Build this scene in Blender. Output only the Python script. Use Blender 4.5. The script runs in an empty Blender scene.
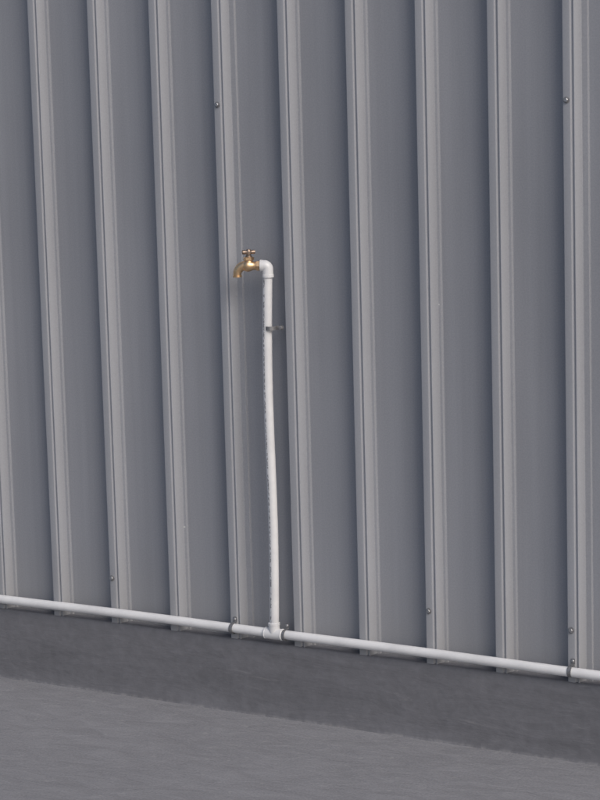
import bpy, math, random
from mathutils import Vector, Matrix
random.seed(4)
S=bpy.context.scene; COL=S.collection
P=0.19; KZ=0.197; PZ=0.2255; PY=-0.0415; PR=0.0125

# ---------- helpers ----------
def mesh(name,vs,fs,mat=None,smooth=False,parent=None):
    me=bpy.data.meshes.new(name); me.from_pydata([tuple(v) for v in vs],[],fs); me.update()
    o=bpy.data.objects.new(name,me); COL.objects.link(o)
    if mat: me.materials.append(mat)
    if smooth:
        for p in me.polygons: p.use_smooth=True
    if parent: o.parent=parent
    return o
def empty(name,loc=(0,0,0)):
    o=bpy.data.objects.new(name,None); COL.objects.link(o); o.location=loc; o.empty_display_size=.1
    return o
def edgesplit(o,ang=35):
    m=o.modifiers.new('es','EDGE_SPLIT'); m.split_angle=math.radians(ang)
def sweep(name,pts,radii,mat,parent=None,n=28,cap=True,sharp=40,flat=False):
    """tube through pts with per-point radii"""
    pts=[Vector(p) for p in pts]; vs=[];fs=[]
    t0=(pts[1]-pts[0]).normalized()
    ref=Vector((0,0,1)) if abs(t0.z)<.8 else Vector((1,0,0))
    a=t0.cross(ref).normalized()
    for i,p in enumerate(pts):
        if i==0: t=pts[1]-pts[0]
        elif i==len(pts)-1: t=pts[-1]-pts[-2]
        else: t=(pts[i+1]-p).normalized()+(p-pts[i-1]).normalized()
        if t.length<1e-9: t=t0
        t=t.normalized(); a=(a-t*a.dot(t)).normalized(); b=t.cross(a)
        for k in range(n):
            w=2*math.pi*k/n; vs.append(p+(a*math.cos(w)+b*math.sin(w))*radii[i])
    for i in range(len(pts)-1):
        for k in range(n):
            k2=(k+1)%n; fs.append((i*n+k,i*n+k2,(i+1)*n+k2,(i+1)*n+k))
    if cap:
        fs.append(tuple(reversed(range(n)))); fs.append(tuple((len(pts)-1)*n+k for k in range(n)))
    o=mesh(name,vs,fs,mat,not flat,parent)
    if not flat: edgesplit(o,sharp)
    return o
def lathe(name,origin,axis,prof,mat,parent=None,n=28,flat=False,sharp=40):
    """prof: (distance along axis, radius); duplicates at steps nudged"""
    axis=Vector(axis).normalized(); pts=[];r=[]; last=-1
    for d,rad in prof:
        if d<=last: d=last+.00005
        last=d; pts.append(Vector(origin)+axis*d); r.append(rad)
    return sweep(name,pts,r,mat,parent,n,True,sharp,flat)

# ---------- material helpers ----------
def newmat(name):
    m=bpy.data.materials.new(name); m.use_nodes=True
    nt=m.node_tree; b=nt.nodes['Principled BSDF']; return m,nt,b
def nd(nt,t,**k):
    n=nt.nodes.new(t)
    for a,v in k.items(): setattr(n,a,v)
    return n
def noise(nt,vec,scale,detail=4,rough=.55,dist=0):
    n=nd(nt,'ShaderNodeTexNoise'); n.inputs['Scale'].default_value=scale; n.inputs['Detail'].default_value=detail
    n.inputs['Roughness'].default_value=rough; n.inputs['Distortion'].default_value=dist
    nt.links.new(vec,n.inputs['Vector']); return n.outputs['Fac']
def mapping(nt,scale):
    tc=nd(nt,'ShaderNodeTexCoord'); m=nd(nt,'ShaderNodeMapping'); m.inputs['Scale'].default_value=scale
    nt.links.new(tc.outputs['Object'],m.inputs['Vector']); return m.outputs['Vector']
def ramp(nt,fac,stops):
    r=nd(nt,'ShaderNodeValToRGB'); e=r.color_ramp.elements
    while len(e)<len(stops): e.new(.5)
    for i,(p,c) in enumerate(stops):
        e[i].position=p; e[i].color=(*c,1) if len(c)==3 else c
    nt.links.new(fac,r.inputs['Fac']); return r.outputs['Color']
def mix(nt,fac,a,b,mode='MIX'):
    m=nd(nt,'ShaderNodeMix',data_type='RGBA',blend_type=mode)
    for s,v in ((0,fac),(6,a),(7,b)):
        if hasattr(v,'default_value') or isinstance(v,bpy.types.NodeSocket): nt.links.new(v,m.inputs[s])
        elif s==0: m.inputs[0].default_value=v
        else: m.inputs[s].default_value=(*v,1)
    return m.outputs[2]
def math_(nt,op,a,b=0.):
    m=nd(nt,'ShaderNodeMath',operation=op)
    for i,v in enumerate((a,b)):
        if isinstance(v,bpy.types.NodeSocket): nt.links.new(v,m.inputs[i])
        else: m.inputs[i].default_value=v
    return m.outputs[0]
def bump(nt,b,h,dist,strength=1,prev=None):
    n=nd(nt,'ShaderNodeBump'); n.inputs['Distance'].default_value=dist; n.inputs['Strength'].default_value=strength
    nt.links.new(h,n.inputs['Height'])
    if prev: nt.links.new(prev,n.inputs['Normal'])
    nt.links.new(n.outputs['Normal'],b.inputs['Normal']); return n.outputs['Normal']
g=lambda v,t=(1,1,1):(v*t[0],v*t[1],v*t[2])

# cladding paint
def cladding():
    m,nt,b=newmat('painted_steel_sheet')
    big=noise(nt,mapping(nt,(1.2,1.2,.7)),1.6,3)
    streak=noise(nt,mapping(nt,(38,10,.9)),1.,4,.6)
    fine=noise(nt,mapping(nt,(1,1,1)),260,1)
    T=(.95,.98,1.075); q=1.42
    c=ramp(nt,big,[(.3,g(.190*q,T)),(.7,g(.227*q,T))])
    c=mix(nt,.3,c,ramp(nt,streak,[(.3,g(.170*q,T)),(.72,g(.255*q,T))]))
    c=mix(nt,.15,c,ramp(nt,fine,[(.3,g(.14*q,T)),(.7,g(.29*q,T))]))
    tc=nd(nt,'ShaderNodeTexCoord'); sp=nd(nt,'ShaderNodeSeparateXYZ'); nt.links.new(tc.outputs['Object'],sp.inputs[0])
    # painted light: base colour lifted toward the crests so ribs look brighter-lit than pans
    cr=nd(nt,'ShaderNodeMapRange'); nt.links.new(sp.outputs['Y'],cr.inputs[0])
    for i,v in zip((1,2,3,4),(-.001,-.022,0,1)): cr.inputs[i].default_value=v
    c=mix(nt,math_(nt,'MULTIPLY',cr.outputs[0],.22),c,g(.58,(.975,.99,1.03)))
    # dust low on the sheet
    mr=nd(nt,'ShaderNodeMapRange'); nt.links.new(sp.outputs['Z'],mr.inputs[0])
    for i,v in zip((1,2,3,4),(.2,.42,1,0)): mr.inputs[i].default_value=v
    dn=math_(nt,'MULTIPLY',mr.outputs[0],math_(nt,'MULTIPLY',noise(nt,mapping(nt,(6,6,4)),3,5,.65),.6))
    c=mix(nt,dn,c,(.29,.285,.28))
    # sparse pale specks
    v=nd(nt,'ShaderNodeTexVoronoi'); v.inputs['Scale'].default_value=6; nt.links.new(mapping(nt,(1,1,1)),v.inputs['Vector'])
    rad=math_(nt,'MULTIPLY',noise(nt,mapping(nt,(1,1,1)),7,1),.06)
    rad=math_(nt,'SUBTRACT',rad,.012)
    sp_=math_(nt,'LESS_THAN',v.outputs['Distance'],rad)
    c=mix(nt,math_(nt,'MULTIPLY',sp_,.6),c,(.62,.62,.62))
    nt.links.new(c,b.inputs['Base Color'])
    b.inputs['Roughness'].default_value=.42; b.inputs['Specular IOR Level'].default_value=.5
    oil=noise(nt,mapping(nt,(5.2,2,1.3)),1,1,.5)
    bump(nt,b,oil,.012,.75)
    return m
def kerbmat():
    m,nt,b=newmat('painted_concrete')
    T=(.975,.975,1.06); q=1.42
    n1=noise(nt,mapping(nt,(1.5,3,7)),2.2,5,.62,.4); n2=noise(nt,mapping(nt,(1,1,1)),42,4,.6)
    c=ramp(nt,n1,[(.28,g(.102*q,T)),(.72,g(.138*q,T))])
    c=mix(nt,.3,c,ramp(nt,n2,[(.3,g(.085*q,T)),(.7,g(.165*q,T))]))
    sc=noise(nt,mapping(nt,(3,3,18)),3,6,.75,1.2)
    c=mix(nt,ramp(nt,sc,[(.60,(0,0,0)),(.72,(.5,.5,.5))]),c,(.28,.275,.28))
    # thin, broken cement splash where kerb meets the floor
    tc=nd(nt,'ShaderNodeTexCoord'); sp=nd(nt,'ShaderNodeSeparateXYZ'); nt.links.new(tc.outputs['Object'],sp.inputs[0])
    mr=nd(nt,'ShaderNodeMapRange'); nt.links.new(sp.outputs['Z'],mr.inputs[0])
    for i,v in zip((1,2,3,4),(.002,.008,1,0)): mr.inputs[i].default_value=v
    c=mix(nt,math_(nt,'MULTIPLY',mr.outputs[0],ramp(nt,n2,[(.45,(.0,.0,.0)),(.6,(.6,.6,.6))])),c,(.26,.255,.26))
    nt.links.new(c,b.inputs['Base Color']); b.inputs['Roughness'].default_value=.58
    p=bump(nt,b,n1,.006,.6); bump(nt,b,n2,.0014,.7,p); return m
def floormat():
    m,nt,b=newmat('cement_screed')
    T=(.985,.985,1.045); q=1.34
    n1=noise(nt,mapping(nt,(1,1.5,1)),1.7,4,.6,.6); n2=noise(nt,mapping(nt,(1,2.4,1)),9,5,.68,.6); n3=noise(nt,mapping(nt,(1,1,1)),170,2,.7)
    c=ramp(nt,n1,[(.28,g(.16*q,T)),(.72,g(.215*q,T))])
    c=mix(nt,.5,c,ramp(nt,n2,[(.3,g(.13*q,T)),(.7,g(.25*q,T))]))
    c=mix(nt,.35,c,ramp(nt,n3,[(.3,g(.11*q,T)),(.7,g(.27*q,T))]))
    pit=noise(nt,mapping(nt,(1,1,1)),33,2,.6)
    c=mix(nt,ramp(nt,pit,[(.64,(0,0,0)),(.72,(.5,.5,.5))]),c,(.34,.34,.345))
    nt.links.new(c,b.inputs['Base Color']); b.inputs['Roughness'].default_value=.66
    p=bump(nt,b,n2,.007,.7); bump(nt,b,n3,.001,.6,p); return m
def pvc(text=False):
    m,nt,b=newmat('white_pvc')
    n1=noise(nt,mapping(nt,(1,1,1)),14,5,.6)
    c=ramp(nt,n1,[(.3,(.66,.66,.67)),(.6,(.78,.78,.785))])
    if text:
        # stamped maker's lettering: short broken grey marks in a narrow strip on one side
        tn=noise(nt,mapping(nt,(260,260,150)),1,2,.7)
        grp=noise(nt,mapping(nt,(0,0,22)),1,2,.6)
        at=nd(nt,'ShaderNodeAttribute'); at.attribute_name='ang'
        d=math_(nt,'ABSOLUTE',math_(nt,'SUBTRACT',at.outputs['Fac'],math.radians(-108)))
        strip=math_(nt,'LESS_THAN',d,.22)
        mk=math_(nt,'MULTIPLY',math_(nt,'MULTIPLY',math_(nt,'GREATER_THAN',tn,.5),math_(nt,'GREATER_THAN',grp,.43)),strip)
        c=mix(nt,math_(nt,'MULTIPLY',mk,.7),c,(.12,.12,.13))
    nt.links.new(c,b.inputs['Base Color']); b.inputs['Roughness'].default_value=.33
    return m
def metal(name,col,rough,var=.1,metallic=1.):
    m,nt,b=newmat(name); n1=noise(nt,mapping(nt,(1,1,1)),120,5,.65)
    c=ramp(nt,n1,[(.3,tuple(x*(1-var*2) for x in col)),(.65,col)])
    nt.links.new(c,b.inputs['Base Color']); b.inputs['Metallic'].default_value=metallic
    nt.links.new(ramp(nt,n1,[(.3,(rough*1.4,)*3),(.7,(rough,)*3)]),b.inputs['Roughness']); return m
CLAD=cladding(); KERB=kerbmat(); FLOOR=floormat(); PVC=pvc(); PVCT=pvc(True)
BRASS=metal('brass',(.88,.61,.36),.32,.12); ZINC=metal('zinc_steel',(.55,.55,.56),.4,.15)
BRONZE=metal('dull_brass',(.40,.31,.25),.38,.2)
CLIP=metal('galvanised_clip',(.34,.34,.35),.45,.2,.7)
WASH=metal('screw_washer',(.26,.26,.27),.5,.15,.3)
ROOF=metal('roof_steel',(.25,.26,.28),.5,.08,0.)

# ---------- ground ----------
mesh('ground',[(-400,-400,0),(400,-400,0),(400,400,0),(-400,400,0)],[(0,1,2,3)],FLOOR)

# ---------- steel clad wall ----------
X0,X1=-22,32         # rib index range
ZT=4.2
wall=empty('ribbed_steel_clad_wall')
def corner(prof,r=.0016,seg=3):
    out=[]
    for i,p in enumerate(prof):
        if i in (0,len(prof)-1): out.append(p); continue
        a=Vector(prof[i-1]);b=Vector(p);c=Vector(prof[i+1])
        da=(a-b);dc=(c-b); rr=min(r,da.length*.4,dc.length*.4)
        s=b+da.normalized()*rr; e=b+dc.normalized()*rr
        for k in range(seg+1):
            t=k/seg; out.append(tuple((1-t)**2*s+2*t*(1-t)*b+t*t*e))
    return out
prof=[(X0*P-.1,0)]
for i in range(X0,X1+1):
    x=i*P+random.uniform(-.0012,.0012); lap=(i-3)%5==0
    prof+=[(x-.024,0),(x-.0145,-.030)]
    prof+=[(x+.0045,-.030),(x+.0070,-.0264),(x+.0095,-.0264),(x+.0125,-.0295)]   # stiffening groove
    prof+=[(x+.0150,-.0290),(x+.0225,-.0060)]
    if lap: prof+=[(x+.0375,-.0060),(x+.0385,-.0005)]      # side lap edge of overlapping sheet
    else: prof+=[(x+.0295,-.0050),(x+.0315,0)]
prof.append((X1*P+.1,0))
prof=corner(prof)
levels=[KZ-.004,1.4,2.8,ZT]; vs=[];fs=[]
for z in levels:
    for (x,y) in prof: vs.append((x,y,z))
n=len(prof)
for j in range(len(levels)-1):
    for i in range(n-1): fs.append((j*n+i,j*n+i+1,(j+1)*n+i+1,(j+1)*n+i))
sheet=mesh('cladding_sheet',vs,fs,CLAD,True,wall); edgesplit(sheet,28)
# screws
def screw(x,z,parent,y=-.030):
    lathe('screw',(x,y+.0003,z),(0,-1,0),[(0,.0078),(.0015,.0078),(.0018,.006)],WASH,parent,20)
    lathe('screw_head',(x,y-.0012,z),(.03,-1,.04),[(0,.0050),(.0045,.0050),(.0052,.0040)],ZINC,parent,6,True)
for i in range(X0,X1+1):
    if (i-3)%5==0:
        for z in (1.561,2.8,4.0): screw(i*P-.005,z+random.uniform(-.01,.01),wall)
    if (i-1)%5==0: screw(i*P-.006,.325+random.uniform(-.008,.008),wall)
screw(8*P-.005,.322,wall)
# rest of the shed shell (back, ends, roof) so the wall belongs to a real volume
xa,xb=X0*P-.1,X1*P+.1
def box(name,a,b,mat,parent,bev=0):
    x0,y0,z0=a;x1,y1,z1=b
    v=[(x0,y0,z0),(x1,y0,z0),(x1,y1,z0),(x0,y1,z0),(x0,y0,z1),(x1,y0,z1),(x1,y1,z1),(x0,y1,z1)]
    f=[(0,3,2,1),(4,5,6,7),(0,1,5,4),(1,2,6,5),(2,3,7,6),(3,0,4,7)]
    o=mesh(name,v,f,mat,False,parent)
    if bev:
        m=o.modifiers.new('b','BEVEL'); m.width=bev; m.segments=3
    return o
box('shed_body',(xa+.01,.012,.02),(xb-.01,6,ZT-.01),ROOF,wall)
box('eaves_flashing',(xa-.03,-.06,ZT-.06),(xb+.03,6.05,ZT+.03),ROOF,wall,.004)
box('end_flashing',(xa-.03,-.036,KZ),(xa+.03,.01,ZT-.062),ROOF,wall,.003)
box('end_flashing.001',(xb-.03,-.036,KZ),(xb+.03,.01,ZT-.062),ROOF,wall,.003)

# ---------- kerb ----------
from mathutils import noise as mn
vs=[];fs=[]
xs=[xa-.03+k*(xb-xa+.06)/900 for k in range(901)]
def kp(x):
    w=lambda s,k:mn.noise(Vector((x*s,k,0)))
    top=KZ+.0012*w(3,1)+.0008*w(17,2)
    yf=-.0335+.0012*w(2.2,3)
    pr=[(.011,top),(yf+.006,top-.0008),(yf+.0018,top-.0025),(yf,top-.0065)]
    for k in range(1,7):
        z=top-.0065-(top-.020)*k/7; pr.append((yf-.0008+.0016*mn.noise(Vector((x*4,z*14,7))),z))
    o=.0022+.002*w(5,4)+.0015*w(23,5)
    pr+=[(yf-.0005,.006+.002*w(9,6)),(yf-.35*o-.0006,.0025),(yf-max(o,.0006)*1.4,-.002)]
    return pr
for x in xs:
    vs+= [(x,y,z) for y,z in kp(x)]
m_=len(kp(0))
for i in range(len(xs)-1):
    for j in range(m_-1): fs.append((i*m_+j,(i+1)*m_+j,(i+1)*m_+j+1,i*m_+j+1))
fs.append(tuple(range(m_))); fs.append(tuple((len(xs)-1)*m_+j for j in reversed(range(m_))))
k=mesh('concrete_kerb',vs,fs,KERB,True); edgesplit(k,50)

# ---------- white water pipe ----------
pipe=empty('white_water_pipe',(0,0,0))
TX=.6945; EX=.7065; EZ=1.163
def pipemesh(name,pts,mat,r=PR,n=32):
    o=sweep(name,pts,[r]*len(pts),mat,pipe,n,False)
    a=o.data.attributes.new('ang','FLOAT','POINT')
    for i,v in enumerate(o.data.vertices):
        c=Vector(pts[i//n]); d=v.co-c; a.data[i].value=math.atan2(d.y,d.x)
    return o
PY=-.0435
hp=[(x,PY+.0006*math.sin(x*3),PZ+.0016*math.sin(x*2.1+.6)+.0006*math.sin(x*7)) for x in [xa-.0+k*.08 for k in range(int((xb-xa)/.08)+1)]]
pipemesh('supply_pipe',hp,PVC,.0118)
rp=[]
for k in range(41):
    t=k/40; z=PZ+t*(EZ-PZ); x=TX+(EX-TX)*t+.0042*math.sin(2*math.pi*t)-.0005*math.sin(math.pi*t)
    rp.append((x,PY-.002*math.sin(math.pi*t),z))
pipemesh('riser_pipe',rp,PVCT,.0120)
R2=.0153
def socket(name,o,ax,L):
    lathe(name,o,ax,[(0,R2-.003),(.001,R2-.0008),(.002,R2-.0002),(.0045,R2),(.005,R2-.0008),(L-.0055,R2-.0009),(L-.005,R2),(L-.002,R2-.0002),(L-.001,R2-.001),(L,R2-.003)],PVC,pipe,32)
socket('tee_run',(TX-.028,PY,PZ),(1,0,0),.056)
lathe('tee_branch',(TX,PY,PZ),(0,0,1),[(0,R2-.001),(.023,R2-.001),(.0232,R2),(.0285,R2),(.0295,R2-.002),(.030,R2-.003)],PVC,pipe,32)
for cx in (-2.6,3.9): socket('coupling',(cx,PY,PZ),(1,0,0),.055)
R2=.0148
yaw=math.radians(24); D=Vector((-math.cos(yaw),-math.sin(yaw),0)); EC=Vector((EX,PY,EZ+.005))
Rb=.0085; pts=[EC-Vector((0,0,.030))]; rr=[R2-.0022]
pts+=[EC-Vector((0,0,.029)),EC-Vector((0,0,.0225)),EC-Vector((0,0,.022))]; rr+=[R2,R2,R2-.001]
for kk in range(9):
    a=math.pi/2*kk/8
    pts.append(EC+D*Rb+Vector((0,0,-Rb))+Vector((0,0,Rb))*math.sin(a)-D*Rb*math.cos(a)); rr.append(R2-.001)
pts+=[EC+D*.0125,EC+D*.013,EC+D*.0185,EC+D*.0195]; rr+=[R2-.001,R2,R2,R2-.0028]
sweep('elbow',pts,rr,PVC,pipe,32)

# clips
def strap(cx,cy,cz,axis,parent,name='pipe_clip',ears=(1,-1),wy=-.0305,w=.010):
    """saddle clip: band over the pipe, flat ears against the wall. axis 'x' or 'z' = pipe direction"""
    r=.0118+.0009; t=.0012
    h=wy-cy
    pathp=[]
    if -1 in ears: pathp+=[(-(r+.017),.0),(-(r+.0025),.0),(-r,.003)]
    for k in range(13):
        a=math.pi*(1-k/12); pathp.append((r*math.cos(a),h+r*math.sin(a)))
    if -1 not in ears: pathp=[(-r*.7,h-r*.75),(-r*.95,h-r*.3)]+pathp
    if 1 in ears: pathp+=[(r,.003),(r+.0025,0),(r+.015,0)]
    else: pathp+=[(r*.95,h-r*.3),(r*.7,h-r*.75)]
    vs=[];fs=[]; N=len(pathp)
    for i,(s,o) in enumerate(pathp):
        a=Vector(pathp[max(i-1,0)]);b=Vector(pathp[min(i+1,N-1)]); tt=(b-a).normalized(); nn=Vector((-tt.y,tt.x))
        for dd in (0,t):
            q=Vector((s,o))+nn*dd
            for e in (-w/2,w/2):
                if axis=='x': vs.append((cx+e,wy-q.y,cz+q.x))
                else: vs.append((cx+q.x,wy-q.y,cz+e))
    for i in range(N-1):
        A=i*4;B=A+4
        fs+=[(A,A+1,B+1,B),(A+2,B+2,B+3,A+3),(A,B,B+2,A+2),(A+1,A+3,B+3,B+1)]
    fs+=[(0,2,3,1),((N-1)*4,(N-1)*4+1,(N-1)*4+3,(N-1)*4+2)]
    mesh(name,vs,fs,CLIP,False,parent)
    for e in ears:
        s=e*(r+.0095)
        q=(cx,wy-t,cz+s) if axis=='x' else (cx+s,wy-t,cz)
        lathe('clip_screw',q,(0,-1,0),[(0,.0042),(.002,.0040),(.0032,.0026)],ZINC,parent,16)
for i in range(X0,X1+1):
    if (i-3)%5==0: strap(i*P-.001,PY,PZ,'x',pipe,ears=(1,))
strap(.7265,PY,PZ,'x',pipe,ears=(1,),w=.008)
strap(.7105,PY-.001,1.012,'z',pipe,'riser_clip',ears=(1,),w=.010)
lathe('riser_clip_bolt',(.7335,-.0285,1.012),(0,-1,.05),[(0,.0062),(.0012,.0062),(.0014,.0048),(.009,.0048),(.010,.0036)],WASH,pipe,12)

# ---------- brass tap ----------
tap=empty('brass_water_tap'); UP=Vector((0,0,1))
T0=EC+D*.0190
lathe('inlet_collar',T0-D*.004,D,[(0,.0105),(.005,.0110),(.0052,.0150),(.0125,.0150),(.0135,.0138)],BRASS,tap,6,True)
lathe('inlet_body',T0+D*.008,D,[(0,.0120),(.006,.0115),(.012,.0122),(.018,.0148),(.024,.0165),(.030,.0160),(.036,.0135),(.040,.0110)],BRASS,tap)
C=T0+D*.031
sp=[];sr=[]
for kk in range(13):
    a=math.pi/2*kk/12
    sp.append(C+D*(.008+.025*math.sin(a))-UP*(.024*(1-math.cos(a))-.001)); sr.append(.0135-.0022*kk/12)
sp+=[sp[-1]-UP*.003,sp[-1]-UP*.0035,sp[-1]-UP*.008,sp[-1]-UP*.0085]; sr+=[.0110,.0126,.0126,.0100]
sweep('spout',sp,sr,BRASS,tap)
lathe('bonnet_neck',C+UP*.006,UP,[(0,.0128),(.007,.0110),(.010,.0105)],BRASS,tap)
lathe('bonnet_nut',C+UP*.0155,UP,[(0,.0135),(.001,.0145),(.008,.0145),(.009,.0125)],BRASS,tap,6,True)
lathe('spindle',C+UP*.024,UP,[(0,.0090),(.005,.0085),(.006,.0062),(.014,.0062)],BRONZE,tap)
hd=(D*.86+Vector((.3,-.5,0))*.55).normalized()
hc=C+UP*.038
bar=[(-.0185,.0034),(-.0175,.0056),(-.013,.0060),(-.009,.0052),(-.004,.0074),(0,.0088),(.004,.0074),(.009,.0052),(.013,.0060),(.0175,.0056),(.0185,.0034)]
sweep('tee_handle',[hc+hd*a for a,_ in bar],[b for _,b in bar],BRONZE,tap,18)
lathe('handle_boss',hc-UP*.006,UP,[(0,.0080),(.010,.0082),(.0135,.0058)],BRONZE,tap,18)
k_=.90
tap.matrix_world=Matrix.Translation(T0)@Matrix.Scale(k_,4)@Matrix.Translation(-T0)

# ---------- daylight ----------
W=bpy.data.worlds.new('World'); S.world=W; W.use_nodes=True; nt=W.node_tree
sky=nt.nodes.new('ShaderNodeTexSky'); sky.sky_type='NISHITA'; sky.sun_disc=False
el=math.radians(40); az=math.radians(62)
sd=Vector((math.sin(az),-math.cos(az),0))*math.cos(el)+UP*math.sin(el)   # direction to sun
sky.sun_elevation=el; sky.sun_rotation=math.atan2(sd.x,sd.y)
sky.dust_density=3.5; sky.air_density=1.0
nt.links.new(sky.outputs[0],nt.nodes['Background'].inputs[0]); nt.nodes['Background'].inputs[1].default_value=.105
L=bpy.data.lights.new('sun','SUN'); L.energy=1.35; L.angle=math.radians(30); L.color=(1,.98,.96)
lo=bpy.data.objects.new('sun',L); COL.objects.link(lo); lo.rotation_euler=sd.to_track_quat('Z','Y').to_euler(); lo.location=(3,-3,6)

# ---------- camera (solved from the rib spacing and vertical/horizontal vanishing) ----------
px,py,pz,yw,pit,rol,f=3.78172,-5.00872,1.75679,.54231,.15777,-.02716,2359.2
fw=Vector((-math.sin(yw)*math.cos(pit),math.cos(yw)*math.cos(pit),-math.sin(pit)))
r0=Vector((math.cos(yw),math.sin(yw),0)); u0=r0.cross(fw)
r=r0*math.cos(rol)+u0*math.sin(rol); u=u0*math.cos(rol)-r0*math.sin(rol)
cd=bpy.data.cameras.new('camera'); co=bpy.data.objects.new('camera',cd); COL.objects.link(co)
M=Matrix((r,u,-fw)).transposed().to_4x4(); M.translation=Vector((px,py,pz)); co.matrix_world=M
cd.sensor_fit='VERTICAL'; cd.sensor_height=24; cd.lens=f/800*24; cd.clip_end=2000; cd.clip_start=.05
S.camera=co
S.view_settings.view_transform='Standard'; S.view_settings.look='None'; S.view_settings.exposure=0
